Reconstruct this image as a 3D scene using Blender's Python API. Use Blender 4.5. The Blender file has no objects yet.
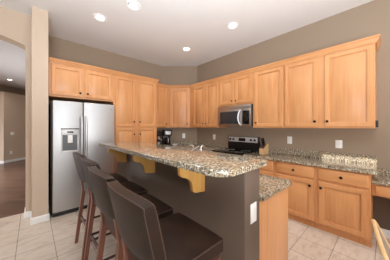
import bpy, bmesh, math, random
from mathutils import Vector, Matrix
random.seed(4)
PI = math.pi
scene = bpy.context.scene
C = scene.collection

# ------------------------------------------------------------------ camera, world, light, exposure
cam_data = bpy.data.cameras.new('camera')
cam_data.sensor_width = 36.0
cam_data.lens = 36.0 * 177.0 / 390.0
cam_data.shift_y = -3.0 / 390.0
cam_data.clip_start = 0.02
cam = bpy.data.objects.new('camera', cam_data)
cam.location = (0, 0, 1.417)
cam.rotation_euler = (PI / 2, 0, math.radians(47.5 - 90))
C.objects.link(cam)
scene.camera = cam

world = bpy.data.worlds.new('world')
scene.world = world
world.use_nodes = True
wn = world.node_tree
bgn = wn.nodes['Background']
bgn.inputs['Color'].default_value = (0.86, 0.93, 1.0, 1)
bgn.inputs['Strength'].default_value = 1.0

scene.view_settings.view_transform = 'Standard'
scene.view_settings.look = 'None'
scene.view_settings.gamma = 1.0
scene.view_settings.use_curve_mapping = False
scene.view_settings.exposure = 0.2


def area(name, loc, rot, sx, sy, power, col=(1, 1, 1), spread=PI):
    l = bpy.data.lights.new(name, 'AREA')
    l.shape = 'RECTANGLE'
    l.size = sx
    l.size_y = sy
    l.energy = power
    l.color = col
    l.spread = spread
    o = bpy.data.objects.new(name, l)
    o.location = loc
    o.rotation_euler = rot
    C.objects.link(o)
    return o


# daylight through the dining-side windows behind the camera
area('daylight_rear_window', (0.4, -3.14, 1.4), (PI / 2, 0, 0), 3.6, 2.3, 104, (1.0, 0.99, 0.97))
area('hall_fill_light', (-2.9, 7.0, 1.05), (math.radians(74), 0, -PI / 2), 2.6, 1.6, 170, (0.95, 0.97, 1.0), math.radians(140))  # added fill lamp to brighten the hall; no window stands here
# bounced flash beside the tripod, aimed up at the ceiling and a little forward
fl = area('bounce_flash', (-0.35, -0.45, 1.35), (0, 0, 0), 1.1, 1.1, 98, (0.82, 0.92, 1.0), math.radians(130))
fl.rotation_euler = Vector((0.5, 0.46, 1.0)).to_track_quat('-Z', 'Y').to_euler()
# low sun through the small transom window high in the side wall
sun_d = bpy.data.lights.new('sun', 'SUN')
sun_d.energy = 4.5
sun_d.angle = math.radians(0.2)
sun_d.color = (1.0, 0.97, 0.92)
sun = bpy.data.objects.new('sun', sun_d)
sun.location = (-8, -3, 6)
sun.rotation_euler = Vector((1.0, 0.18, -0.32)).to_track_quat('-Z', 'Y').to_euler()
C.objects.link(sun)


# ------------------------------------------------------------------ materials
def lin(r, g, b):
    f = lambda c: (c / 255 / 12.92) if c / 255 <= 0.04045 else ((c / 255 + 0.055) / 1.055) ** 2.4
    return (f(r), f(g), f(b), 1)


def mat(name, col, rough=0.5, metal=0.0, emit=None, spec=0.5):
    m = bpy.data.materials.new(name)
    m.use_nodes = True
    b = m.node_tree.nodes['Principled BSDF']
    b.inputs['Base Color'].default_value = col
    b.inputs['Roughness'].default_value = rough
    b.inputs['Metallic'].default_value = metal
    b.inputs['Specular IOR Level'].default_value = spec
    if emit:
        b.inputs['Emission Color'].default_value = emit[0]
        b.inputs['Emission Strength'].default_value = emit[1]
    return m


class NT:
    def __init__(s, m):
        s.t = m.node_tree
        s.b = s.t.nodes['Principled BSDF']

    def n(s, kind, **kw):
        x = s.t.nodes.new(kind)
        for k, v in kw.items():
            if k in x.inputs.keys() if hasattr(x.inputs, 'keys') else False:
                x.inputs[k].default_value = v
            else:
                setattr(x, k, v)
        return x

    def l(s, a, b):
        s.t.links.new(a, b)

    def pos(s, scale=(1, 1, 1), rot=(0, 0, 0), loc=(0, 0, 0)):
        g = s.n('ShaderNodeNewGeometry')
        mp = s.n('ShaderNodeMapping')
        mp.inputs['Scale'].default_value = scale
        mp.inputs['Rotation'].default_value = rot
        mp.inputs['Location'].default_value = loc
        s.l(g.outputs['Position'], mp.inputs['Vector'])
        return mp.outputs['Vector']

    def noise(s, vec, scale, detail=4, rough=0.55):
        x = s.n('ShaderNodeTexNoise')
        x.inputs['Scale'].default_value = scale
        x.inputs['Detail'].default_value = detail
        x.inputs['Roughness'].default_value = rough
        s.l(vec, x.inputs['Vector'])
        return x.outputs['Fac']

    def ramp(s, fac, stops, interp='LINEAR'):
        r = s.n('ShaderNodeValToRGB')
        r.color_ramp.interpolation = interp
        e = r.color_ramp.elements
        while len(e) < len(stops):
            e.new(0.5)
        for i, (p, c) in enumerate(stops):
            e[i].position = p
            e[i].color = c
        s.l(fac, r.inputs['Fac'])
        return r.outputs['Color']

    def mix(s, fac, a, b, mode='MIX'):
        x = s.n('ShaderNodeMix')
        x.data_type = 'RGBA'
        x.blend_type = mode
        for sock, v in ((x.inputs[0], fac), (x.inputs[6], a), (x.inputs[7], b)):
            if hasattr(v, 'is_linked'):
                s.l(v, sock)
            else:
                sock.default_value = v
        return x.outputs[2]

    def bump(s, h, strength=0.2, dist=0.01):
        x = s.n('ShaderNodeBump')
        x.inputs['Strength'].default_value = strength
        x.inputs['Distance'].default_value = dist
        s.l(h, x.inputs['Height'])
        s.l(x.outputs['Normal'], s.b.inputs['Normal'])


def wood(name, c1, c2, c3, scale=(28, 28, 1.6), rough=0.38):
    m = mat(name, c1, rough)
    t = NT(m)
    v = t.pos(scale)
    f = t.noise(v, 1.0, 6, 0.6)
    blotch = t.noise(t.pos((2.2, 2.2, 1.2)), 1.0, 2)
    col = t.ramp(f, [(0.28, c3), (0.5, c1), (0.72, c2)])
    col = t.mix(t.ramp(blotch, [(0.35, (0, 0, 0, 1)), (0.7, (1, 1, 1, 1))]), col, c2)
    t.l(col, t.b.inputs['Base Color'])
    return m


M = {}
M['maple'] = wood('maple_wood', lin(205, 143, 91), lin(217, 158, 106), lin(189, 124, 74))
M['maple_h'] = wood('maple_wood_horizontal', lin(205, 143, 91), lin(217, 158, 106), lin(189, 124, 74), (28, 1.6, 28))
M['panel'] = wood('end_panel_veneer', lin(219, 158, 108), lin(230, 172, 124), lin(206, 144, 94), (30, 30, 1.2))
M['oak'] = wood('golden_oak', lin(204, 150, 76), lin(216, 164, 92), lin(188, 132, 62), (20, 20, 3))
M['chair_oak'] = wood('pale_oak', lin(206, 166, 114), lin(218, 180, 130), lin(190, 148, 96), (20, 20, 20))
M['cherry'] = wood('cherry_leg', lin(114, 68, 52), lin(132, 82, 64), lin(92, 50, 38), (30, 30, 3))
M['cherry_dark'] = wood('dark_cherry', lin(70, 36, 28), lin(84, 46, 36), lin(54, 28, 22), (12, 12, 12), 0.6)


def granite(name):
    m = mat(name, (0.4, 0.35, 0.28, 1), 0.06, spec=0.8)
    t = NT(m)
    p = t.pos()
    f1 = t.noise(p, 62, 5, 0.7)
    f2 = t.noise(t.pos(loc=(3.1, 1.7, 5.2)), 75, 4, 0.6)
    f3 = t.noise(t.pos(loc=(7.1, 2.7, 1.2)), 14, 3, 0.6)
    base = t.ramp(f1, [(0.36, lin(72, 62, 53)), (0.44, lin(122, 108, 91)), (0.51, lin(152, 139, 120)), (0.57, lin(206, 196, 175)), (0.68, lin(234, 227, 210))])
    dark = t.ramp(f2, [(0.58, (0, 0, 0, 1)), (0.635, (1, 1, 1, 1))])
    col = t.mix(dark, base, lin(52, 44, 38))
    gold = t.ramp(f3, [(0.5, (0, 0, 0, 1)), (0.66, (0.55, 0.55, 0.55, 1))])
    col = t.mix(gold, col, lin(168, 142, 106))
    t.l(col, t.b.inputs['Base Color'])
    return m


M['granite'] = granite('polished_granite')


def paint(name, c, rough=0.75):
    m = mat(name, c, rough, spec=0.25)
    t = NT(m)
    t.bump(t.noise(t.pos(), 120, 3), 0.05, 0.003)
    return m


M['wall'] = paint('taupe_paint', lin(158, 139, 120))
M['wall_light'] = paint('beige_paint', lin(208, 187, 167))
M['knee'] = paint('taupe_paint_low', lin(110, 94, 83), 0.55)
M['ceil'] = paint('ceiling_paint', lin(240, 238, 237))
M['white'] = mat('white_trim', lin(248, 247, 245), 0.4)
M['plastic'] = mat('white_plastic', lin(248, 247, 245), 0.35)
M['slot'] = mat('socket_slot', lin(120, 118, 114), 0.5)


def steel(name, c, rough, stretch, metal=1.0):
    m = mat(name, c, rough, metal)
    t = NT(m)
    f = t.noise(t.pos(stretch), 1.0, 4)
    r = t.n('ShaderNodeMapRange')
    r.inputs['To Min'].default_value = rough - 0.07
    r.inputs['To Max'].default_value = rough + 0.09
    t.l(f, r.inputs['Value'])
    t.l(r.outputs['Result'], t.b.inputs['Roughness'])
    return m


M['steel'] = steel('brushed_stainless', lin(188, 188, 189), 0.42, (2, 2, 120), 0.8)
M['steel_dark'] = steel('brushed_stainless_warm', lin(196, 192, 188), 0.32, (120, 3, 120))
M['chrome'] = mat('bright_chrome', lin(228, 228, 228), 0.12, 1.0)
M['black'] = mat('black_plastic', lin(22, 22, 23), 0.35)
M['black_gloss'] = mat('black_glass', lin(10, 10, 11), 0.05)
M['micro_glass'] = mat('microwave_glass', lin(48, 50, 54), 0.12)
M['dark_side'] = mat('appliance_side', lin(30, 30, 32), 0.5)
M['cavity'] = mat('dispenser_grey', lin(96, 97, 100), 0.4)
M['handle'] = mat('satin_handle', lin(214, 216, 220), 0.38, 0.7)
M['grey'] = mat('grey_plastic', lin(150, 152, 155), 0.4)
M['silver'] = mat('silver_plastic', lin(205, 205, 206), 0.4, 0.3)
M['bronze'] = mat('dark_bronze', lin(38, 28, 22), 0.35, 0.7)
M['lamp'] = mat('lamp_glow', (1, 1, 1, 1), 0.5, 0, ((1.0, 0.97, 0.93, 1), 5.0))
M['inner'] = mat('cabinet_shadow_gap', lin(60, 40, 26), 0.7)


def leather():
    m = mat('brown_leather', lin(40, 26, 21), 0.42, spec=0.2)
    t = NT(m)
    f = t.noise(t.pos(), 9, 4)
    t.l(t.ramp(f, [(0.3, lin(38, 26, 21)), (0.7, lin(50, 35, 28))]), t.b.inputs['Base Color'])
    t.bump(t.noise(t.pos(), 220, 3), 0.12, 0.002)
    return m


M['leather'] = leather()
M['piping'] = mat('leather_piping', lin(72, 54, 46), 0.3)


def tiles():
    m = mat('beige_floor_tile', lin(200, 184, 166), 0.32)
    t = NT(m)
    br = t.n('ShaderNodeTexBrick')
    br.offset = 0.0
    br.squash = 1.0
    br.inputs['Scale'].default_value = 1.0
    br.inputs['Brick Width'].default_value = 0.335
    br.inputs['Row Height'].default_value = 0.335
    br.inputs['Mortar Size'].default_value = 0.0035
    br.inputs['Mortar Smooth'].default_value = 0.3
    br.inputs['Bias'].default_value = 0.0
    br.inputs['Color1'].default_value = lin(230, 216, 202)
    br.inputs['Color2'].default_value = lin(223, 208, 192)
    br.inputs['Mortar'].default_value = lin(142, 128, 112)
    t.l(t.pos(loc=(0.14, -0.096, 0)), br.inputs['Vector'])
    vein = t.noise(t.pos((3.2, 9, 1)), 1.6, 6, 0.65)
    v = t.ramp(vein, [(0.3, lin(230, 222, 214)), (0.55, (1, 1, 1, 1)), (0.75, lin(243, 237, 232))])
    col = t.mix(1.0, br.outputs['Color'], v, 'MULTIPLY')
    t.l(col, t.b.inputs['Base Color'])
    return m


M['tile'] = tiles()


def darkwood():
    m = mat('dark_wood_floor', lin(86, 64, 52), 0.3)
    t = NT(m)
    br = t.n('ShaderNodeTexBrick')
    br.inputs['Scale'].default_value = 1.0
    br.inputs['Brick Width'].default_value = 1.2
    br.inputs['Row Height'].default_value = 0.13
    br.inputs['Mortar Size'].default_value = 0.002
    br.inputs['Color1'].default_value = lin(122, 92, 76)
    br.inputs['Color2'].default_value = lin(88, 66, 55)
    br.inputs['Mortar'].default_value = lin(40, 30, 26)
    t.l(t.pos(rot=(0, 0, 0.75)), br.inputs['Vector'])
    g = t.ramp(t.noise(t.pos((3, 22, 1), rot=(0, 0, 0.75)), 1.5, 4), [(0.3, (0.7, 0.68, 0.66, 1)), (0.7, (1.2, 1.18, 1.16, 1))])
    t.l(t.mix(1.0, br.outputs['Color'], g, 'MULTIPLY'), t.b.inputs['Base Color'])
    return m


M['darkwood'] = darkwood()
M['cane'] = mat('taupe_chair_fabric', lin(132, 112, 96), 0.8)
M['knifewood'] = wood('beech_block', lin(206, 168, 122), lin(216, 180, 136), lin(192, 152, 106), (20, 20, 4))
M['slot_wood'] = mat('dark_walnut', lin(74, 50, 36), 0.5)
M['glass_dark'] = mat('tinted_carafe_glass', lin(26, 22, 20), 0.06)


# ------------------------------------------------------------------ mesh helpers
def merge(dst, src, mx=None):
    if mx is not None:
        bmesh.ops.transform(src, matrix=mx, verts=src.verts)
    me = bpy.data.meshes.new('tmp')
    src.to_mesh(me)
    src.free()
    dst.from_mesh(me)
    bpy.data.meshes.remove(me)


def box(bm, x0, x1, y0, y1, z0, z1, bev=0.0, seg=2, mx=None):
    b = bmesh.new()
    bmesh.ops.create_cube(b, size=1)
    for v in b.verts:
        v.co = Vector(((x0 + x1) / 2 + v.co.x * (x1 - x0), (y0 + y1) / 2 + v.co.y * (y1 - y0), (z0 + z1) / 2 + v.co.z * (z1 - z0)))
    if bev > 0:
        bmesh.ops.bevel(b, geom=b.edges[:], offset=bev, segments=seg, affect='EDGES', profile=0.5)
    merge(bm, b, mx)
    return bm


def B(*a, **k):
    return box(bmesh.new(), *a, **k)


def prism(bm, poly, z0, z1, bev=0.0, mx=None):
    """upright prism over a counter-clockwise outline in x, y"""
    b = bmesh.new()
    lo = [b.verts.new((x, y, z0)) for x, y in poly]
    hi = [b.verts.new((x, y, z1)) for x, y in poly]
    n = len(poly)
    b.faces.new(lo[::-1])
    top = b.faces.new(hi)
    for i in range(n):
        b.faces.new((lo[i], lo[(i + 1) % n], hi[(i + 1) % n], hi[i]))
    if bev > 0:
        ed = [e for e in b.edges if abs(e.verts[0].co.z - e.verts[1].co.z) < 1e-6]
        bmesh.ops.bevel(b, geom=ed, offset=bev, segments=3, affect='EDGES', profile=0.5)
    merge(bm, b, mx)
    return bm


def rounded(poly, radii, seg=8):
    out = []
    n = len(poly)
    for i in range(n):
        p = Vector(poly[i]); r = radii[i]
        if r <= 0:
            out.append(tuple(p)); continue
        a = (Vector(poly[i - 1]) - p).normalized()
        c = (Vector(poly[(i + 1) % n]) - p).normalized()
        ang = a.angle(c)
        d = r / math.tan(ang / 2)
        cen = p + (a + c).normalized() * (r / math.sin(ang / 2))
        s, e = p + a * d - cen, p + c * d - cen
        a0 = math.atan2(s.y, s.x); a1 = math.atan2(e.y, e.x)
        da = (a1 - a0 + PI) % (2 * PI) - PI
        for k in range(seg + 1):
            t = a0 + da * k / seg
            out.append((cen.x + r * math.cos(t), cen.y + r * math.sin(t)))
    return out


def tube(bm, pts, r, n=10, closed=False):
    pts = [Vector(p) for p in pts]
    rs = r if isinstance(r, (list, tuple)) else [r] * len(pts)
    rings = []
    m = len(pts)
    up = None
    for i, p in enumerate(pts):
        if closed:
            d = pts[(i + 1) % m] - pts[i - 1]
        else:
            d = pts[min(i + 1, m - 1)] - pts[max(i - 1, 0)]
        d.normalize()
        if up is None:
            up = Vector((0, 0, 1)) if abs(d.z) < 0.9 else Vector((1, 0, 0))
        side = d.cross(up).normalized()
        up = side.cross(d).normalized()
        rings.append([bm.verts.new(p + (side * math.cos(2 * PI * k / n) + up * math.sin(2 * PI * k / n)) * rs[i]) for k in range(n)])
    last = m if closed else m - 1
    for i in range(last):
        a, b = rings[i], rings[(i + 1) % m]
        for k in range(n):
            bm.faces.new((a[k], a[(k + 1) % n], b[(k + 1) % n], b[k]))
    if not closed:
        bm.faces.new(rings[0][::-1])
        bm.faces.new(rings[-1])
    return bm


def lathe(bm, prof, n=20, mx=None):
    """profile of (radius, height) about the z axis"""
    b = bmesh.new()
    rings = []
    for r, z in prof:
        if r < 1e-6:
            rings.append([b.verts.new((0, 0, z))])
        else:
            rings.append([b.verts.new((r * math.cos(2 * PI * k / n), r * math.sin(2 * PI * k / n), z)) for k in range(n)])
    for a, c in zip(rings, rings[1:]):
        for k in range(n):
            if len(a) == 1 and len(c) == 1:
                continue
            if len(a) == 1:
                b.faces.new((a[0], c[(k + 1) % n], c[k]))
            elif len(c) == 1:
                b.faces.new((a[k], a[(k + 1) % n], c[0]))
            else:
                b.faces.new((a[k], a[(k + 1) % n], c[(k + 1) % n], c[k]))
    merge(bm, b, mx)
    return bm


def sweep(bm, path, prof):
    """moulding: profile (out, z) swept along an x, y polyline, out = right-hand side"""
    path = [Vector(p) for p in path]
    rings = []
    for i, p in enumerate(path):
        ds = []
        if i > 0: ds.append((p - path[i - 1]).normalized())
        if i < len(path) - 1: ds.append((path[i + 1] - p).normalized())
        ns = [Vector((d.y, -d.x)) for d in ds]
        nrm = ns[0] if len(ns) == 1 else (ns[0] + ns[1]).normalized()
        k = 1.0 if len(ns) == 1 else 1.0 / nrm.dot(ns[0])
        rings.append([bm.verts.new((p.x + nrm.x * k * o, p.y + nrm.y * k * o, z)) for o, z in prof])
    n = len(prof)
    for a, b in zip(rings, rings[1:]):
        for k in range(n):
            bm.faces.new((a[k], b[k], b[(k + 1) % n], a[(k + 1) % n]))
    bm.faces.new(rings[0])
    bm.faces.new(rings[-1][::-1])
    return bm


def door_mesh(bm, x0, x1, z0, z1, t=0.022, y=0.0, frame=0.058, raised=True):
    """raised-panel cabinet front standing in the x, z plane, face towards -y"""
    if raised:
        loops = [(0.004, 0), (0.004, 0.003), (0, 0.003), (0, t - 0.004), (0.004, t), (frame - 0.006, t), (frame, t - 0.004), (frame + 0.002, t - 0.019), (frame + 0.008, t - 0.019), (frame + 0.042, t - 0.002)]
    else:
        loops = [(0, 0), (0, t - 0.008), (0.003, t - 0.004), (0.012, t)]
    rings = []
    for ins, d in loops:
        rings.append([bm.verts.new((x, y - d, z)) for x, z in ((x0 + ins, z0 + ins), (x1 - ins, z0 + ins), (x1 - ins, z1 - ins), (x0 + ins, z1 - ins))])
    for a, b in zip(rings, rings[1:]):
        for k in range(4):
            bm.faces.new((a[k], a[(k + 1) % 4], b[(k + 1) % 4], b[k]))
    bm.faces.new(rings[0][::-1])
    bm.faces.new(rings[-1])
    return bm


def link_mesh(name, bm, m, parent=None, smooth=False, autosmooth=None):
    bmesh.ops.recalc_face_normals(bm, faces=bm.faces[:])
    me = bpy.data.meshes.new(name)
    bm.to_mesh(me)
    bm.free()
    me.materials.append(m)
    if smooth:
        me.shade_smooth()
        if autosmooth:
            me.set_sharp_from_angle(angle=math.radians(autosmooth))
    o = bpy.data.objects.new(name, me)
    C.objects.link(o)
    if parent is not None:
        o.parent = parent
    return o


def obj(name, bm, m, parent=None, smooth=True, ang=35):
    return link_mesh(name, bm, m, parent, smooth, ang)


def struct(name, bm, m, smooth=False):
    o = link_mesh(name, bm, m, None, smooth, 35)
    o['kind'] = 'structure'
    return o


def tag(o, label, cat, group=None):
    o['label'] = label
    o['category'] = cat
    if group:
        o['group'] = group
    return o


def thing(name, label, cat, loc=(0, 0, 0), rz=0.0, group=None):
    o = bpy.data.objects.new(name, None)
    o.empty_display_size = 0.1
    C.objects.link(o)
    o.location = loc
    o.rotation_euler = (0, 0, rz)
    return tag(o, label, cat, group)


def dup(root, loc, rz, label, group=None):
    r = root.copy()
    C.objects.link(r)
    r.location = loc
    r.rotation_euler = (0, 0, rz)
    r['label'] = label
    if group:
        r['group'] = group
    for ch in list(root.children):
        c = ch.copy(); C.objects.link(c); c.parent = r
        for g in list(ch.children):
            d = g.copy(); C.objects.link(d); d.parent = c
    return r


# ------------------------------------------------------------------ the room
XR, YL, HC = 3.49, 4.40, 3.176
T = 0.12
LX, RY = -3.2, -3.2                      # side and rear walls behind the camera
struct('floor', B(LX - T, XR + T, RY - T, 4.06, -0.10, 0), M['tile'])
fh = prism(bmesh.new(), [(LX - T, 4.06), (-0.084, 4.06), (-0.084, YL), (3.2, YL), (3.2, 13), (LX - T, 13)], -0.10, 0.0)
struct('floor_hall', fh, M['darkwood'])
struct('ceiling', B(LX - T, XR + T, RY - T, 13, HC, HC + 0.1), M['ceil'])
struct('wall_right', B(XR, XR + T, RY - T, 4.6, 0, HC), M['wall'])
struct('wall_left', B(0.175, XR, YL, YL + T, 0, HC), M['wall'])
struct('wall_corner', prism(bmesh.new(), [(XR, 3.72), (XR, YL), (2.79, YL)], 0, HC), M['wall'])
struct('wall_column', B(-0.012, 0.175, 3.50, YL + T, 0, HC), M['wall_light'])

# arch wall with its segmental opening
ax0, ax1, spring, rise = -1.28, -0.084, 2.685, 0.115
ay0, ay1 = 3.82, 4.05
bm = bmesh.new()
outline = [(LX, 0), (ax0, 0), (ax0, spring)]
for k in range(1, 24):
    x = ax0 + (ax1 - ax0) * k / 24
    u = (x - (ax0 + ax1) / 2) / ((ax1 - ax0) / 2)
    outline.append((x, spring + rise * (1 - u * u)))
outline += [(ax1, spring), (ax1, 0), (-0.012, 0), (-0.012, HC), (LX, HC)]
b = bmesh.new()
fr = [b.verts.new((x, ay0, z)) for x, z in outline]
bk = [b.verts.new((x, ay1, z)) for x, z in outline]
b.faces.new(fr)
b.faces.new(bk[::-1])
for i in range(len(outline)):
    j = (i + 1) % len(outline)
    b.faces.new((fr[i], bk[i], bk[j], fr[j]))
b.normal_update()
bmesh.ops.triangulate(b, faces=[f for f in b.faces if len(f.verts) > 4])
struct('wall_arch', b, M['wall_light'])

# rear and side walls with big window openings (behind the camera)
bm = bmesh.new()
for x0, x1, z0, z1 in ((LX, -1.45, 0, HC), (2.25, XR, 0, HC), (-1.45, 2.25, 0, 0.15), (-1.45, 2.25, 2.6, HC)):
    box(bm, x0, x1, RY - T, RY, z0, z1)
struct('wall_rear', bm, M['wall'])
bm = bmesh.new()
SY0, SY1, SZ0, SZ1 = -1.10, -0.475, 2.865, 3.114     # transom window
for y0, y1, z0, z1 in ((RY, SY0, 0, HC), (SY1, ay0, 0, HC), (SY0, SY1, 0, SZ0), (SY0, SY1, SZ1, HC)):
    box(bm, LX - 0.02, LX, y0, y1, z0, z1)
struct('wall_side', bm, M['wall'])
bm = bmesh.new()
for x in (-1.45, -0.25, 0.97, 2.19):
    box(bm, x, x + 0.06, RY - 0.09, RY - 0.03, 0.15, 2.6)
for z in (0.15, 2.54):
    box(bm, -1.45, 2.25, RY - 0.09, RY - 0.03, z, z + 0.06)
struct('window_1', bm, M['white'])
bm = bmesh.new()
for y in (SY0 - 0.06, SY1):
    box(bm, LX, LX + 0.015, y, y + 0.06, SZ0 - 0.05, SZ1 + 0.05)
for z in (SZ0 - 0.05, SZ1):
    box(bm, LX, LX + 0.015, SY0, SY1, z, z + 0.05)
struct('window_2', bm, M['white'])

# hall beyond the arch
struct('wall_hall', B(LX - T, LX, 4.05, 13, 0, HC), M['wall_light'])
struct('wall_hall_far', B(LX - T, 3.3, 13, 13.1, 0, HC), M['wall_light'])
struct('wall_hall_right', B(3.2, 3.3, YL + T, 13, 0, HC), M['wall'])
A = Vector((-0.84, 10.14)); D = Vector((0.68, 0.733)).normalized(); N = Vector((D.y, -D.x))
Bp = A + D * 3.2
back = 0.55
low = [tuple(A), tuple(Bp), tuple(Bp - N * back), tuple(A - N * back * 0.9 + Vector((-0.5, 0.1))), (LX, 11.0), (LX, 10.4)]
struct('wall_hall_low', prism(bmesh.new(), low, 0, 2.80), M['wall_light'])
A2 = A - N * back - D * 2.5; B2 = Bp - N * back
struct('wall_hall_upper', prism(bmesh.new(), [tuple(A2), tuple(B2), tuple(B2 - N * 0.1), tuple(A2 - N * 0.1)], 2.0, HC), M['wall'])


# baseboards
def skirting(name, path):
    pr = [(0, 0), (0.014, 0), (0.014, 0.082), (0.008, 0.095), (0, 0.095)]
    struct(name, sweep(bmesh.new(), path, pr), M['white'])


skirting('baseboard_column', [(-0.012, 3.819), (-0.012, 3.50), (0.175, 3.50), (0.175, 3.6)])
skirting('baseboard_arch', [(-0.084, 4.05), (-0.084, 3.82), (-0.027, 3.82)][::1])
struct('wall_desk', B(3.36, XR, -0.37, 0.132, 0, 0.60), M['knee'])  # dark colour puts the shade under the desk into this panel
skirting('baseboard_right', [(3.36, 0.13), (3.36, -0.37)])
skirting('baseboard_hall', [(LX, 10.4), tuple(A), tuple(Bp)])

# ------------------------------------------------------------------ cabinets
knob_prof = [(0.0, 0.0), (0.006, 0.0), (0.006, 0.010), (0.016, 0.016), (0.018, 0.022), (0.013, 0.028), (0.0, 0.030)]


def knob(parent, x, z, y=-0.02):
    mx = Matrix.Translation((x, y, z)) @ Matrix.Rotation(PI / 2, 4, 'X')
    return obj('knob', lathe(bmesh.new(), knob_prof, 12, mx), M['bronze'], parent)


def cabinet(name, label, loc, rz, w, d, h, doors=(), drawers=(), kick=0.0, cat='cabinet', group=None, side=None):
    t = thing(name, label, cat, loc, rz, group)
    bm = bmesh.new()
    box(bm, 0, w, 0, d, kick, h, 0.0015, 1)
    if kick:
        box(bm, 0.0, w, 0.05, d, 0, kick + 0.002)
    obj('cabinet_box', bm, M['maple'], t)
    for x0, x1, z0, z1, kx, kz in doors:
        dr = obj('door', door_mesh(bmesh.new(), x0, x1, z0, z1), M['maple'], t)
        if kx is not None:
            knob(dr, kx, kz)
    for x0, x1, z0, z1 in drawers:
        dr = obj('drawer', door_mesh(bmesh.new(), x0, x1, z0, z1, raised=False), M['maple_h'], t)
        knob(dr, (x0 + x1) / 2, (z0 + z1) / 2)
    return t


UB, UT = 1.400, 2.490         # wall cabinets bottom and top
LY = 3.75                     # front of the deep cabinets on the left wall
# over the refrigerator
ub = 1.925
cabinet('wall_cabinet', 'maple two-door cabinet above the stainless refrigerator', (0.19, LY, ub), 0, 1.008, YL - LY, UT - ub,
        [(0.035, 0.478, 0.03, UT - ub - 0.03, 0.437, 0.095), (0.512, 0.970, 0.03, UT - ub - 0.03, 0.553, 0.095)])
# pantry
zt = UT - 0.03
cabinet('pantry_cabinet', 'tall maple four-door pantry cabinet right of the refrigerator', (1.20, LY, 0), 0, 0.99, YL - LY - 0.025, UT,
        [(0.03, 0.455, 1.425, zt, 0.42, 1.53), (0.52, 0.955, 1.425, zt, 0.555, 1.53),
         (0.03, 0.455, 0.13, 1.40, 0.42, 1.26), (0.52, 0.955, 0.13, 1.40, 0.555, 1.26)], kick=0.1)
# narrow wall cabinet, then the diagonal corner, then the right wall
UX, UY = 3.16, 4.07
cx, cy = 2.745, 3.655         # ends of the diagonal face
Hh = UT - UB
cabinet('wall_cabinet', 'narrow maple wall cabinet between the pantry and the diagonal corner cabinet', (2.193, UY, UB), 0, cx - 2.195, YL - UY, Hh,
        [(0.03, 0.49, 0.022, Hh - 0.03, 0.455, 0.10)])
t = thing('corner_cabinet', 'maple diagonal corner wall cabinet with one wide door', 'cabinet', (cx, UY, UB), -PI / 4)
wd = math.hypot(UX - cx, UY - cy)
q = 0.7071
bm = prism(bmesh.new(), [(0, 0), (wd, 0), (wd + (YL - UY) * q - 0.02, (YL - UY) * q - 0.02), (wd / 2 + 0.2, 0.262), (wd / 2 - 0.2, 0.262), (-(YL - UY) * q + 0.02, (YL - UY) * q - 0.02)], 0, Hh)
obj('cabinet_box', bm, M['maple'], t)
dr = obj('door', door_mesh(bmesh.new(), 0.045, wd - 0.04, 0.022, Hh - 0.03), M['maple'], t)
knob(dr, wd - 0.075, 0.10)
R90 = -PI / 2
cabinet('wall_cabinet', 'maple two-door wall cabinet between the corner cabinet and the microwave', (UX, cy - 0.002, UB), R90, cy - 2.625, XR - UX, Hh,
        [(0.155, 0.565, 0.022, Hh - 0.03, 0.53, 0.10), (0.605, 1.0, 0.022, Hh - 0.03, 0.64, 0.10)])
mb = 1.875
cabinet('wall_cabinet', 'short maple two-door cabinet right above the microwave', (UX, 2.623, mb), R90, 0.845, XR - UX, UT - mb,
        [(0.025, 0.405, 0.035, UT - mb - 0.03, 0.37, 0.095), (0.44, 0.825, 0.035, UT - mb - 0.03, 0.475, 0.095)])
cabinet('wall_cabinet', 'single-door maple wall cabinet just right of the microwave', (UX, 1.776, UB), R90, 0.580, XR - UX, Hh,
        [(0.04, 0.56, 0.022, Hh - 0.03, 0.078, 0.10)])
cabinet('wall_cabinet', 'wide maple two-door wall cabinet at the right end of the row', (UX, 1.194, UB), R90, 1.086, XR - UX, Hh,
        [(0.015, 0.482, 0.022, Hh - 0.03, 0.447, 0.10), (0.565, 1.068, 0.022, Hh - 0.03, 0.60, 0.10)])
# crown mouldings
cp = [(0, 2.468), (0.010, 2.468), (0.013, 2.482), (0.022, 2.490), (0.028, 2.510), (0.038, 2.530), (0.044, 2.535), (0.044, 2.552), (0, 2.552)]
tag(obj('crown_molding', sweep(bmesh.new(), [(0.19, LY - 0.001), (2.191, LY - 0.001), (2.191, YL)], cp), M['maple_h']),
    'maple crown molding along the top of refrigerator and pantry cabinets', 'molding')
e = 0.001
tag(obj('crown_molding', sweep(bmesh.new(), [(2.25, UY - e), (cx, UY - e), (UX - e, cy), (UX - e, 0.108 - e), (XR, 0.108 - e)], cp), M['maple_h']),
    'long maple crown molding along the top of the corner and right wall cabinets', 'molding')

# base cabinets on the right wall
BX, BD = 2.88, XR - 2.88
ch = 0.875
unit = [('maple base cabinet with drawer and door at the right end by the desk', 0.675, 0.135),
        ('maple base cabinet with drawer and door, second from the desk', 1.235, 0.677)]
cabinet('base_cabinet', unit[0][0], (BX, 0.675, 0), R90, 0.54, BD, ch,
        [(0.035, 0.515, 0.115, 0.675, 0.065, 0.60)], [(0.030, 0.518, 0.705, 0.855)], kick=0.09)
cabinet('base_cabinet', unit[1][0], (BX, 1.235, 0), R90, 0.558, BD, ch,
        [(0.03, 0.535, 0.115, 0.675, 0.495, 0.60)], [(0.03, 0.535, 0.705, 0.855)], kick=0.09)
cabinet('base_cabinet', 'maple base cabinet with drawer and door next to the range', (BX, 1.788, 0), R90, 0.551, BD, ch,
        [(0.03, 0.52, 0.115, 0.675, 0.06, 0.60)], [(0.03, 0.52, 0.705, 0.855)], kick=0.09)
cabinet('base_cabinet', 'maple base cabinet left of the range behind the island', (BX, 3.30, 0), R90, 0.725, BD - 0.025, ch,
        [(0.03, 0.355, 0.115, 0.675, 0.32, 0.60), (0.37, 0.695, 0.115, 0.675, 0.405, 0.60)], [(0.03, 0.695, 0.705, 0.855)], kick=0.09)
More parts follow.
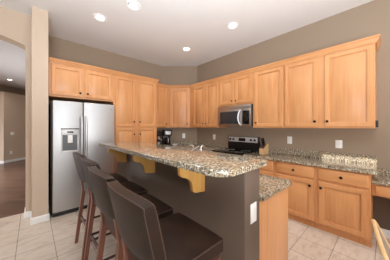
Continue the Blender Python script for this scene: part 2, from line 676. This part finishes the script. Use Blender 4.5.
cabinet('base_cabinet', 'maple base cabinet right of the pantry below the coffee maker', (2.193, 3.79, 0), 0, 0.30, YL - 3.79, ch,
        [(0.03, 0.27, 0.115, 0.675, 0.23, 0.60)], [(0.03, 0.27, 0.705, 0.855)], kick=0.09)
bm = prism(bmesh.new(), [(2.495, 3.79), (2.88, 3.302), (3.48, 3.302), (3.48, 3.715), (2.79, 4.39), (2.495, 4.39)], 0, ch)
t = thing('corner_base_cabinet', 'maple corner base cabinet under the diagonal counter', 'cabinet', (0, 0, 0))
obj('cabinet_box', bm, M['maple'], t)

# countertops with their backsplashes
CZ0, CZ1 = 0.876, 0.915
FX = 2.845


def splash(bm, path, z0=0.915, z1=1.02, th=0.02):
    return sweep(bm, path, [(0, z0), (th, z0), (th, z1), (0, z1)])


t = thing('countertop', 'granite countertop from the range to the desk end', 'countertop')
poly = rounded([(FX, 1.79), (FX, 0.095), (3.488, 0.095), (3.488, 1.79)], [0, 0.02, 0, 0])
obj('slab', prism(bmesh.new(), poly, CZ0, CZ1, 0.006), M['granite'], t)
obj('backsplash', splash(bmesh.new(), [(3.488, 1.79), (3.488, 0.10)]), M['granite'], t)
t = thing('countertop', 'granite countertop in the corner under the diagonal cabinet', 'countertop')
poly = [(2.195, 4.398), (2.195, 3.755), (2.48, 3.755), (FX, 3.29), (FX, 2.572), (3.488, 2.572), (3.488, 3.72), (2.79, 4.398)]
obj('slab', prism(bmesh.new(), poly, CZ0, CZ1, 0.006), M['granite'], t)
obj('backsplash', splash(bmesh.new(), [(2.195, 4.398), (2.79, 4.398), (3.488, 3.718), (3.488, 2.572)]), M['granite'], t)

# desk
DX = 2.97
t = thing('countertop', 'low granite desk top at the right edge, below the main counter', 'countertop')
obj('slab', prism(bmesh.new(), [(DX, 0.130), (DX, -0.90), (3.488, -0.90), (3.488, 0.130)], 0.742, 0.782, 0.006), M['granite'], t)
obj('backsplash', splash(bmesh.new(), [(3.488, 0.128), (3.488, -0.90)], 0.782, 0.86), M['granite'], t)
t = thing('desk_drawer_unit', 'maple desk drawer under the low granite top', 'drawer', (3.0, 0.131, 0.60), R90)
obj('drawer_box', B(0, 0.51, 0.0, 0.46, 0.0, 0.14, 0.002, 1), M['maple'], t)
dr = obj('drawer', door_mesh(bmesh.new(), 0.03, 0.48, 0.012, 0.128, raised=False), M['maple_h'], t)
knob(dr, 0.255, 0.07)
cabinet('base_cabinet', 'maple desk pedestal cabinet out past the knee space', (3.0, -0.385, 0), R90, 0.48, 0.485, 0.74,
        [(0.03, 0.45, 0.11, 0.56, 0.06, 0.5)], [(0.03, 0.45, 0.59, 0.72)], kick=0.08)

# ------------------------------------------------------------------ refrigerator
t = thing('refrigerator', 'stainless side-by-side refrigerator with water dispenser', 'refrigerator', (0.205, 3.50, 0))
W, HF, sp = 0.94, 1.835, 0.428
bm = bmesh.new()
box(bm, 0, W, 0.075, 0.86, 0.02, HF - 0.015, 0.004)
obj('body', bm, M['dark_side'], t)
def fr_door(x0, x1):
    return B(x0, x1, 0.0, 0.068, 0.075, HF, 0.012, 3)
fd = fr_door(0.018, sp - 0.004)
d1 = obj('freezer_door', fd, M['steel'], t)
d2 = obj('refrigerator_door', fr_door(sp + 0.004, W - 0.004), M['steel'], t)
def handle(parent, x):
    bm = bmesh.new()
    pts = [(x, 0.0, 0.80), (x, -0.045, 0.83), (x, -0.058, 0.95), (x, -0.062, 1.2), (x, -0.058, 1.45), (x, -0.045, 1.57), (x, 0.0, 1.60)]
    tube(bm, pts, [0.014, 0.017, 0.019, 0.019, 0.019, 0.017, 0.014], 12)
    obj('handle', bm, M['handle'], parent)
handle(d1, sp - 0.031)
handle(d2, sp + 0.033)
# dispenser, recessed look built from frame, cavity and parts
x0, x1, z0, z1 = 0.125, 0.36, 1.015, 1.385
bm = bmesh.new()
box(bm, x0, x1, -0.012, 0.004, z1 - 0.10, z1, 0.004)
box(bm, x0, x0 + 0.018, -0.012, 0.004, z0, z1 - 0.10, 0.003)
box(bm, x1 - 0.018, x1, -0.012, 0.004, z0, z1 - 0.10, 0.003)
box(bm, x0, x1, -0.022, 0.004, z0, z0 + 0.022, 0.003)
dp = obj('dispenser_frame', bm, M['silver'], d1)
obj('dispenser_cavity', B(x0 + 0.018, x1 - 0.018, -0.004, 0.004, z0 + 0.02, z1 - 0.10), M['cavity'], d1)
obj('dispenser_trim', B(x0 - 0.004, x1 + 0.004, -0.016, 0.0, z1 - 0.006, z1 + 0.010, 0.003), M['black'], d1)
obj('display', B(x0 + 0.075, x1 - 0.075, -0.0145, -0.010, z1 - 0.062, z1 - 0.038, 0.001), M['black_gloss'], d1)
bm = B(x0 + 0.085, x1 - 0.085, -0.02, -0.003, z1 - 0.225, z1 - 0.10, 0.004)
obj('spout', bm, M['plastic'], d1)
obj('badge', lathe(bmesh.new(), [(0, 0), (0.014, 0), (0.014, 0.003), (0, 0.003)], 16, Matrix.Translation((W - 0.07, 0.0, HF - 0.09)) @ Matrix.Rotation(PI / 2, 4, 'X')), M['grey'], d2)
bm = B(0.02, W - 0.02, 0.03, 0.09, 0.012, 0.07, 0.004)
for k in range(10):
    box(bm, 0.05 + k * 0.085, 0.11 + k * 0.085, 0.022, 0.035, 0.03, 0.05)
obj('kick_grille', bm, M['black'], t)

# ------------------------------------------------------------------ microwave
t = thing('microwave', 'stainless over-the-range microwave with dark door window', 'microwave', (3.085, 2.585, 1.425), R90)
mw, mh = 0.805, 0.435
obj('body', B(0, mw, 0.022, XR - 3.085, 0, mh, 0.004), M['dark_side'], t)
bm = B(0, 0.585, 0, 0.022, 0.0, mh - 0.075, 0.004)
d = obj('door', bm, M['steel_dark'], t)
obj('window', B(0.05, 0.525, -0.004, 0.003, 0.055, mh - 0.115, 0.002), M['micro_glass'], d)
bm = tube(bmesh.new(), [(0.575, 0, 0.035), (0.562, -0.03, 0.065), (0.548, -0.044, 0.12), (0.542, -0.048, 0.18), (0.548, -0.044, 0.24), (0.562, -0.03, 0.30), (0.575, 0, 0.33)], 0.014, 10)
obj('handle', bm, M['handle'], d)
cpn = obj('control_panel', B(0.588, mw, 0, 0.022, 0.0, mh - 0.075, 0.004), M['steel_dark'], t)
obj('keypad', B(0.615, mw - 0.035, -0.003, 0.003, 0.05, mh - 0.115, 0.002), M['black_gloss'], cpn)
obj('vent_strip', B(0, mw, 0.0, 0.022, mh - 0.072, mh, 0.003), M['steel_dark'], t)

# ------------------------------------------------------------------ range
t = thing('range', 'black and stainless electric range under the microwave', 'range', (2.85, 2.565, 0), R90)
rw, rd = 0.770, XR - 2.85 - 0.005
obj('body', B(0, rw, 0.03, rd, 0.0, 0.90, 0.003), M['dark_side'], t)
bm = B(0, rw, -0.01, rd - 0.07, 0.895, 0.922, 0.006)
ct = obj('cooktop', bm, M['black_gloss'], t)
for bx, by, br in ((0.2, 0.14, 0.095), (0.57, 0.14, 0.075), (0.2, 0.41, 0.075), (0.57, 0.41, 0.095)):
    obj('burner_ring', lathe(bmesh.new(), [(br, 0.9222), (br, 0.9228), (br - 0.006, 0.9228), (br - 0.006, 0.9222)], 28, Matrix.Translation((bx, by, 0))), M['grey'], ct)
od = obj('oven_door', B(0.005, rw - 0.005, -0.005, 0.028, 0.20, 0.86, 0.004), M['steel_dark'], t)
obj('oven_window', B(0.12, rw - 0.12, -0.008, 0.0, 0.36, 0.68, 0.002), M['black_gloss'], od)
obj('handle', tube(bmesh.new(), [(0.06, -0.005, 0.79), (0.06, -0.05, 0.79), (rw - 0.06, -0.05, 0.79), (rw - 0.06, -0.005, 0.79)], 0.012, 10), M['steel_dark'], od)
obj('storage_drawer', B(0.005, rw - 0.005, -0.005, 0.028, 0.05, 0.19, 0.004), M['steel_dark'], t)
bm = bmesh.new()
box(bm, 0, rw, rd - 0.075, rd, 0.90, 1.205, 0.008)
bg = obj('backguard', bm, M['black'], t)
cpn = obj('control_panel', B(0.022, rw - 0.022, rd - 0.082, rd - 0.06, 1.085, 1.195, 0.004), M['silver'], t)
for kx in (0.075, 0.165, rw - 0.165, rw - 0.075):
    obj('knob', lathe(bmesh.new(), [(0, 0), (0.024, 0), (0.021, 0.022), (0.0, 0.024)], 16, Matrix.Translation((kx, rd - 0.082, 1.14)) @ Matrix.Rotation(PI / 2, 4, 'X')), M['black'], cpn)
obj('display', B(rw / 2 - 0.085, rw / 2 + 0.085, rd - 0.086, rd - 0.075, 1.105, 1.175, 0.002), M['black_gloss'], cpn)

# ------------------------------------------------------------------ island
IX0, IX1, IX2 = 1.024, 1.224, 1.768
IY0, IY1 = 0.635, 3.05
t = thing('kitchen_island', 'kitchen island with taupe knee wall and maple cabinet back', 'island', (IX0, IY0, 0))
L = IY1 - IY0
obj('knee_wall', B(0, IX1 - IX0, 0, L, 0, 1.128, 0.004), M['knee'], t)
bm = B(IX1 - IX0, IX2 - IX0, 0.0, L, 0.0, 0.874, 0.002)
obj('end_panel', bm, M['panel'], t)
cor = [(0.005, 0), (0.245, 0), (0.245, -0.055)]
def corbel(parent, y):
    # side outline in (out from wall, down from bar), thin at the tip and deep at the wall
    pts = [(0, 0), (0.250, 0), (0.250, -0.048), (0.246, -0.060), (0.237, -0.069), (0.225, -0.077), (0.205, -0.083), (0.185, -0.090),
           (0.168, -0.099), (0.154, -0.112), (0.144, -0.128), (0.137, -0.147), (0.132, -0.170), (0.127, -0.196), (0.121, -0.207),
           (0.108, -0.214), (0.085, -0.219), (0.05, -0.222), (0.0, -0.222)]
    b = bmesh.new()
    th = 0.030
    f = [b.verts.new((-px, y - th / 2, 1.127 + pz)) for px, pz in pts]
    g = [b.verts.new((-px, y + th / 2, 1.127 + pz)) for px, pz in pts]
    b.faces.new(f); b.faces.new(g[::-1])
    n = len(pts)
    for i in range(n):
        j = (i + 1) % n
        b.faces.new((f[i], g[i], g[j], f[j]))
    b.normal_update()
    bmesh.ops.triangulate(b, faces=[x for x in b.faces if len(x.verts) > 4])
    box(b, -0.040, -0.0005, y - 0.019, y + 0.019, 1.127 - 0.226, 1.127, 0.003)
    obj('corbel', b, M['oak'], parent, True, 30)
for y in (1.015, 1.80, 2.62):
    corbel(t, y - IY0)
for k in range(4):                        # cabinet doors on the kitchen side
    y0 = 0.05 + k * 0.56
    b = bmesh.new()
    door_mesh(b, 0.0, 0.50, 0.12, 0.66)
    bmesh.ops.transform(b, matrix=Matrix.Translation((IX2 - IX0, y0, 0)) @ Matrix.Rotation(PI / 2, 4, 'Z'), verts=b.verts)
    obj('door', b, M['maple'], t)
poly = rounded([(0.760, 0.610), (1.335, 0.610), (1.335, 3.08), (0.755, 3.08)], [0.10, 0.06, 0.04, 0.05])
bt = obj('bar_countertop', prism(bmesh.new(), poly, 1.129, 1.170, 0.008), M['granite'], None, True, 40)
tag(bt, 'raised granite bar top with rounded corners on the island', 'countertop')
poly = rounded([(IX1 + 0.002, 0.605), (1.792, 0.605), (1.792, 3.08), (IX1 + 0.002, 3.08)], [0, 0.02, 0.02, 0])
ic = obj('island_counter', prism(bmesh.new(), poly, 0.876, 0.915, 0.008), M['granite'], None, True, 40)
tag(ic, 'lower granite island counter behind the knee wall', 'countertop')

# faucet and soap pump on the lower counter
t = thing('faucet', 'pale curved kitchen faucet showing above the bar top', 'faucet', (1.45, 1.605, 0.916))
obj('base', lathe(bmesh.new(), [(0, 0), (0.03, 0), (0.028, 0.02), (0.018, 0.04), (0.018, 0.10), (0, 0.10)], 16), M['chrome'], t)
pts = [(0, 0, 0.08), (0, 0, 0.24), (-0.004, 0.012, 0.268), (-0.014, 0.034, 0.272), (-0.028, 0.062, 0.252), (-0.045, 0.095, 0.215), (-0.055, 0.115, 0.185)]
obj('spout', tube(bmesh.new(), pts, [0.02, 0.02, 0.017, 0.014, 0.014, 0.013, 0.013], 10), M['chrome'], t)
obj('lever', tube(bmesh.new(), [(0, 0, 0.20), (0.02, -0.02, 0.24), (0.05, -0.045, 0.27)], [0.010, 0.009, 0.008], 8), M['chrome'], t)
t = thing('soap_dispenser', 'small pale curved soap pump right of the faucet', 'soap dispenser', (1.45, 1.482, 0.916))
obj('bottle', lathe(bmesh.new(), [(0, 0), (0.02, 0), (0.018, 0.03), (0.012, 0.06), (0.012, 0.15), (0, 0.15)], 14), M['chrome'], t)
pts = [(0, 0, 0.14), (0, 0, 0.235)] + [(0.035 - 0.035 * math.cos(a), 0, 0.235 + 0.042 * math.sin(a)) for a in [PI * k / 8 for k in range(1, 9)]]
obj('pump', tube(bmesh.new(), pts, 0.011, 10), M['chrome'], t)

# ------------------------------------------------------------------ bar stools
def make_stool(label):
    t = thing('bar_stool', label, 'bar stool', (0, 0, 0), 0, 'leather bar stools along the island')
    # seat: padded block, slightly crowned
    b = bmesh.new()
    nx, ny = 8, 8
    sx0, sx1, sy = -0.20, 0.21, 0.215
    bmesh.ops.create_grid(b, x_segments=nx, y_segments=ny, size=1)
    for v in b.verts:
        u, w = v.co.x, v.co.y
        v.co = Vector(((sx0 + sx1) / 2 + u * (sx1 - sx0) / 2, w * sy, 0.780 - 0.006 * (u ** 4 + w ** 4) + 0.004 * (1 - u * u) * (1 - w * w)))
    r = bmesh.ops.extrude_face_region(b, geom=b.faces[:])
    for v in [g for g in r['geom'] if isinstance(g, bmesh.types.BMVert)]:
        v.co.z = 0.698
    st = obj('seat', b, M['leather'], t, True, 50)
    pts = [(sx0, -sy, 0.765), (sx1, -sy, 0.765), (sx1, sy, 0.765), (sx0, sy, 0.765)]
    pts = [(x, y, 0.765) for x, y in rounded([(p[0], p[1]) for p in pts], [0.012] * 4, 3)]
    obj('piping', tube(bmesh.new(), pts, 0.004, 6, True), M['piping'], st)
    # seat frame
    bm = bmesh.new()
    for s in (-1, 1):
        box(bm, -0.18, 0.19, s * 0.19 - 0.012, s * 0.19 + 0.012, 0.64, 0.698)
    for x in (-0.18, 0.19):
        box(bm, x - 0.012, x + 0.012, -0.19, 0.19, 0.64, 0.698)
    obj('seat_frame', bm, M['cherry_dark'], t)
    # backrest: curved in plan, raked, rounded corners
    b = bmesh.new()
    ny, nz = 14, 10
    z0, z1 = 0.825, 1.118
    def pt(i, k, side):
        w = -1 + 2 * i / ny; h = k / nz
        y = 0.226 * w * (0.955 + 0.045 * h)
        z = z0 + (z1 - z0) * h
        z -= 0.024 * abs(w) ** 6 * (h - 0.5) + 0.006 * w * w * h
        x = -0.205 - 0.062 * h - 0.030 * (1 - w * w)
        th = 0.030 * (1 - 0.12 * abs(w) ** 12) * (1 - 0.15 * abs(2 * h - 1) ** 10)
        return Vector((x + side * th, y, z))
    fr = [[b.verts.new(pt(i, k, 1)) for k in range(nz + 1)] for i in range(ny + 1)]
    bk = [[b.verts.new(pt(i, k, -1)) for k in range(nz + 1)] for i in range(ny + 1)]
    for i in range(ny):
        for k in range(nz):
            b.faces.new((fr[i][k], fr[i + 1][k], fr[i + 1][k + 1], fr[i][k + 1]))
            b.faces.new((bk[i][k], bk[i][k + 1], bk[i + 1][k + 1], bk[i + 1][k]))
        b.faces.new((fr[i][0], bk[i][0], bk[i + 1][0], fr[i + 1][0]))
        b.faces.new((fr[i][nz], fr[i + 1][nz], bk[i + 1][nz], bk[i][nz]))
    for k in range(nz):
        b.faces.new((fr[0][k], fr[0][k + 1], bk[0][k + 1], bk[0][k]))
        b.faces.new((fr[ny][k], bk[ny][k], bk[ny][k + 1], fr[ny][k + 1]))
    edge = [pt(i, nz, -1) for i in range(ny + 1)] + [pt(ny, k, -1) for k in range(nz - 1, -1, -1)] + [pt(i, 0, -1) for i in range(ny - 1, -1, -1)] + [pt(0, k, -1) for k in range(1, nz)]
    br = obj('backrest', b, M['leather'], t, True, 60)
    bm = tube(bmesh.new(), edge, 0.0025, 6, True)
    edge = [pt(i, nz, 1) for i in range(ny + 1)] + [pt(ny, k, 1) for k in range(nz - 1, -1, -1)] + [pt(i, 0, 1) for i in range(ny - 1, -1, -1)] + [pt(0, k, 1) for k in range(1, nz)]
    tube(bm, edge, 0.0025, 6, True)
    obj('piping', bm, M['piping'], br)
    # legs
    def leg(x0, x1, s, ztop, y0=0.185, y1=0.20, xt=None):
        b = bmesh.new()
        secs = [(x0, y0, 0.66, 0.021), (x1, y1, 0.0, 0.016)]
        if xt is not None:
            secs.insert(0, (xt, y0, ztop, 0.017))
        rings = []
        for x, y, z, r in secs:
            rings.append([b.verts.new((x + a * r, s * y + c * r, z)) for a, c in ((-1, -1), (1, -1), (1, 1), (-1, 1))])
        for p, q2 in zip(rings, rings[1:]):
            for k in range(4):
                b.faces.new((p[k], p[(k + 1) % 4], q2[(k + 1) % 4], q2[k]))
        b.faces.new(rings[0]); b.faces.new(rings[-1][::-1])
        obj('leg', b, M['cherry'], t, False)
    for s in (-1, 1):
        leg(0.175, 0.195, s, 0.69)
        leg(-0.185, -0.265, s, 0.84, xt=-0.215)
    def bar(p, q2, r=0.011):
        bm = bmesh.new()
        tube(bm, [p, q2], r * 1.3, 4)
        obj('stretcher', bm, M['cherry_dark'], t, False)
    for s in (-1, 1):
        bar((-0.222, s * 0.194, 0.24), (0.188, s * 0.194, 0.24))
    bar((0.188, -0.194, 0.30), (0.188, 0.194, 0.30), 0.014)
    bar((-0.216, -0.193, 0.31), (-0.216, 0.193, 0.31))
    return t


SG = 'leather bar stools along the island'
s0 = make_stool('brown leather bar stool nearest the camera, seat fully in view')
s0.location = (0.605, 0.862, 0)
dup(s0, (0.615, 1.375, 0), 0.0, 'brown leather bar stool second from the camera, behind the nearest stool', SG)
dup(s0, (0.655, 1.885, 0), 0.0, 'brown leather bar stool third from the camera, second from the refrigerator', SG)
dup(s0, (0.658, 2.385, 0), 0.0, 'brown leather bar stool closest to the refrigerator, farthest from the camera', SG)

# ------------------------------------------------------------------ dining chair at the right edge
t = thing('dining_chair', 'pale oak dining chair with rounded back at bottom right corner', 'chair', (1.125, -0.222, 0), 0.13)
def back_outline(seg=6):
    out = rounded([(-0.21, 0.60), (0.21, 0.60), (0.21, 0.96), (-0.21, 0.96)], [0.05, 0.05, 0.09, 0.09], seg)
    return [(x, 0.105 + 0.42 * (z - 0.6), z) for x, z in out]
obj('back_frame', tube(bmesh.new(), back_outline(), 0.0078, 10, True), M['chair_oak'], t)
b = bmesh.new()
o2 = back_outline()
f = [b.verts.new((x, y - 0.004, z)) for x, y, z in o2]
g = [b.verts.new((x, y + 0.004, z)) for x, y, z in o2]
b.faces.new(f); b.faces.new(g[::-1])
for i in range(len(o2)):
    j = (i + 1) % len(o2)
    b.faces.new((f[i], g[i], g[j], f[j]))
obj('back_panel', b, M['cane'], t, False)
obj('seat', B(-0.22, 0.22, -0.28, 0.15, 0.43, 0.48, 0.015, 3), M['cane'], t)
for sx in (-1, 1):
    obj('leg', tube(bmesh.new(), [(sx * 0.20, -0.25, 0.44), (sx * 0.21, -0.27, 0.0)], [0.019, 0.014], 10), M['chair_oak'], t)
    obj('leg', tube(bmesh.new(), [(sx * 0.20, 0.165, 0.63), (sx * 0.20, 0.14, 0.44), (sx * 0.21, 0.19, 0.0)], [0.015, 0.019, 0.014], 10), M['chair_oak'], t)

# unseen table by the chair, added to shade the aisle and lower cabinets
t = thing('shading_table', 'pale oak table added out of view before the chair to shade the aisle', 'table', (1.5, -1.15, 0))
obj('tabletop', B(-0.80, 0.80, -0.60, 0.60, 0.715, 0.75, 0.006), M['chair_oak'], t)
obj('apron', B(-0.70, 0.70, -0.50, 0.50, 0.63, 0.714, 0.003), M['chair_oak'], t)
for sx in (-1, 1):
    for sy in (-1, 1):
        obj('leg', B(sx * 0.66 - 0.035, sx * 0.66 + 0.035, sy * 0.46 - 0.035, sy * 0.46 + 0.035, 0.0, 0.63, 0.004), M['chair_oak'], t)

# ------------------------------------------------------------------ small things on the counters
t = thing('coffee_maker', 'black coffee maker with silver panel on the corner counter', 'coffee maker', (2.655, 4.02, 0.916), -0.35)
bm = B(-0.10, 0.10, -0.02, 0.13, 0.0, 0.43, 0.012)
box(bm, -0.10, 0.10, -0.15, 0.0, 0.0, 0.04, 0.008)
box(bm, -0.10, 0.10, -0.15, 0.0, 0.27, 0.43, 0.015)
obj('body', bm, M['black'], t)
obj('control_panel', B(-0.07, 0.07, -0.158, -0.148, 0.30, 0.39, 0.004), M['silver'], t)
cf = obj('carafe', lathe(bmesh.new(), [(0, 0.045), (0.065, 0.045), (0.078, 0.10), (0.072, 0.17), (0.05, 0.215), (0.055, 0.235), (0, 0.235)], 20, Matrix.Translation((0, -0.085, 0))), M['glass_dark'], t)
obj('handle', tube(bmesh.new(), [(0, -0.14, 0.21), (0, -0.19, 0.20), (0, -0.195, 0.12), (0, -0.155, 0.09)], 0.009, 8), M['silver'], cf)
t = thing('espresso_machine', 'black and silver coffee machine against the pantry side', 'coffee machine', (2.36, 4.02, 0.916), 0.0)
bm = B(-0.10, 0.10, 0.0, 0.16, 0.0, 0.40, 0.012)
box(bm, -0.10, 0.10, -0.14, 0.02, 0.0, 0.05, 0.008)
box(bm, -0.09, 0.09, -0.12, 0.02, 0.26, 0.38, 0.02)
obj('body', bm, M['black'], t)
obj('group_head', lathe(bmesh.new(), [(0, 0.19), (0.035, 0.19), (0.04, 0.26), (0, 0.26)], 16, Matrix.Translation((0, -0.07, 0))), M['chrome'], t)
obj('portafilter', tube(bmesh.new(), [(0, -0.07, 0.20), (0.0, -0.16, 0.195), (0, -0.21, 0.18)], [0.012, 0.012, 0.014], 10), M['silver'], t)
obj('cup', lathe(bmesh.new(), [(0, 0.052), (0.022, 0.052), (0.034, 0.12), (0.030, 0.12), (0.02, 0.06), (0, 0.06)], 16, Matrix.Translation((0, -0.07, 0))), M['silver'], t)
pl = obj('dish', lathe(bmesh.new(), [(0, 0), (0.05, 0), (0.085, 0.03), (0.09, 0.045), (0.083, 0.045), (0.05, 0.012), (0, 0.012)], 24, Matrix.Translation((2.80, 3.86, 0.916))), M['plastic'])
tag(pl, 'small white dish on the corner counter right of the coffee maker', 'dish')

# knife block and its knives
t = thing('knife_block', 'beech knife block on the counter right of the range', 'knife block', (3.16, 1.55, 0.916), R90)
b = bmesh.new()
side = [(-0.10, 0.0), (0.08, 0.0), (0.08, 0.18), (0.02, 0.20), (-0.10, 0.105)]
f = [b.verts.new((-0.046, y, z)) for y, z in side]
g = [b.verts.new((0.046, y, z)) for y, z in side]
b.faces.new(f); b.faces.new(g[::-1])
for i in range(5):
    j = (i + 1) % 5
    b.faces.new((f[i], g[i], g[j], f[j]))
bmesh.ops.recalc_face_normals(b, faces=b.faces[:])
bmesh.ops.bevel(b, geom=b.edges[:], offset=0.004, segments=2, affect='EDGES')
obj('block', b, M['knifewood'], t)
mx = Matrix.Translation((0, -0.04, 0.1525)) @ Matrix.Rotation(math.atan2(0.095, 0.12), 4, 'X')
obj('slot_plate', B(-0.041, 0.041, -0.068, 0.068, -0.002, 0.006, 0.001, 1, mx), M['slot_wood'], t)
dirv = Vector((0, -0.42, 0.907))
kn = [(-0.028, -0.055, 0.150), (0.0, -0.02, 0.178), (0.029, -0.05, 0.154), (0.018, 0.005, 0.200)]
wh = ['leftmost', 'tall middle', 'rightmost', 'rear']
for i, (kx, ky, kz) in enumerate(kn):
    kt = thing('knife', 'black-handled knife, %s one in the block by the range' % wh[i], 'knife', (3.16, 1.57, 0.915), R90, 'knives in the knife block')
    p = Vector((kx, ky, kz)); ln = (0.10, 0.125, 0.10, 0.11)[i]
    obj('handle', tube(bmesh.new(), [p, p + dirv * 0.02, p + dirv * ln], [0.011, 0.015, 0.014], 8), M['black'], kt)

# outlets and switches
def outlet(label, loc, rz, w=0.075, h=0.118, name='outlet', rocker=False):
    t = thing(name, label, 'switch' if rocker else 'outlet', loc, rz)
    obj('plate', B(-w / 2, w / 2, -0.006, 0.0, -h / 2, h / 2, 0.003), M['plastic'], t)
    if rocker:
        obj('rocker', B(-0.016, 0.016, -0.009, -0.005, -0.032, 0.032, 0.002), M['white'], t)
    else:
        for z in (-0.025, 0.025):
            obj('socket', B(-0.014, 0.014, -0.008, -0.005, z - 0.016, z + 0.016, 0.002), M['white'], t)


outlet('white outlet on the right wall nearest the knife block', (XR - 0.0005, 1.226, 1.175), R90, 0.082, 0.135)
outlet('white outlet on the right wall below the widest wall cabinet', (XR - 0.0005, 0.515, 1.152), R90, 0.085, 0.125)
outlet('white outlet on the wall left of the range', (XR - 0.0005, 3.065, 1.157), R90, 0.085, 0.135)
outlet('white outlet on the diagonal corner wall under the corner cabinet', (3.209, 3.983, 1.165), -PI / 4, 0.085, 0.14)
outlet('white plate on the end of the island knee wall', (1.130, IY0 - 0.0005, 0.822), 0, 0.078, 0.135, 'outlet')

# black bracket at the cabinet end
tag(obj('bracket', B(3.165, 3.235, 0.083, 0.107, 1.415, 1.50, 0.004), M['black']),
    'small black bracket on the side of the last wall cabinet', 'bracket')

# hall switch and outlet, on the diagonal wall
def hall_pt(s, z):
    p = A + D * s + N * 0.001
    return (p.x, p.y, z)
hrz = math.atan2(D.y, D.x)
outlet('white light switch on the hall wall seen through the arch', hall_pt(0.33, 1.15), hrz, 0.15, 0.12, 'light_switch', True)
outlet('white outlet low on the hall wall seen through the arch', hall_pt(0.28, 0.38), hrz, 0.09, 0.13)

# ------------------------------------------------------------------ recessed ceiling lights
def downlight(label, x, y, r=0.085, power=16.0):
    t = thing('ceiling_light', label, 'ceiling light', (x, y, HC), 0, 'recessed ceiling lights')
    obj('trim_ring', lathe(bmesh.new(), [(r + 0.018, -0.001), (r + 0.018, -0.006), (r + 0.004, -0.012), (r - 0.008, -0.006), (r - 0.012, -0.001)], 28), M['white'], t)
    obj('lamp', lathe(bmesh.new(), [(0, -0.006), (r * 0.55, -0.007), (r * 0.72, -0.005), (r * 0.72, -0.0026), (0, -0.0026)], 24), M['lamp'], t)
    obj('baffle', lathe(bmesh.new(), [(0, -0.0025), (r - 0.006, -0.0025), (r - 0.006, -0.0012), (0, -0.0012)], 24), M['grey'], t)
    l = bpy.data.lights.new('downlight_beam', 'SPOT')
    l.energy = power
    l.spot_size = math.radians(130)
    l.spot_blend = 0.7
    l.shadow_soft_size = 0.06
    l.color = (1.0, 0.93, 0.84)
    o = bpy.data.objects.new('downlight_beam', l)
    o.location = (0, 0, -0.03)
    o.parent = t
    C.objects.link(o)


downlight('recessed ceiling light above the refrigerator', 0.796, 3.127)
downlight('recessed ceiling light at the top edge, above the bar stools', 1.075, 2.491)
downlight('recessed ceiling light nearest the right wall, in front of the microwave', 2.551, 1.822)
downlight('recessed ceiling light nearest the diagonal corner cabinet', 2.555, 3.072)
downlight('small recessed ceiling light in the hall beyond the arch', -0.63, 9.5)
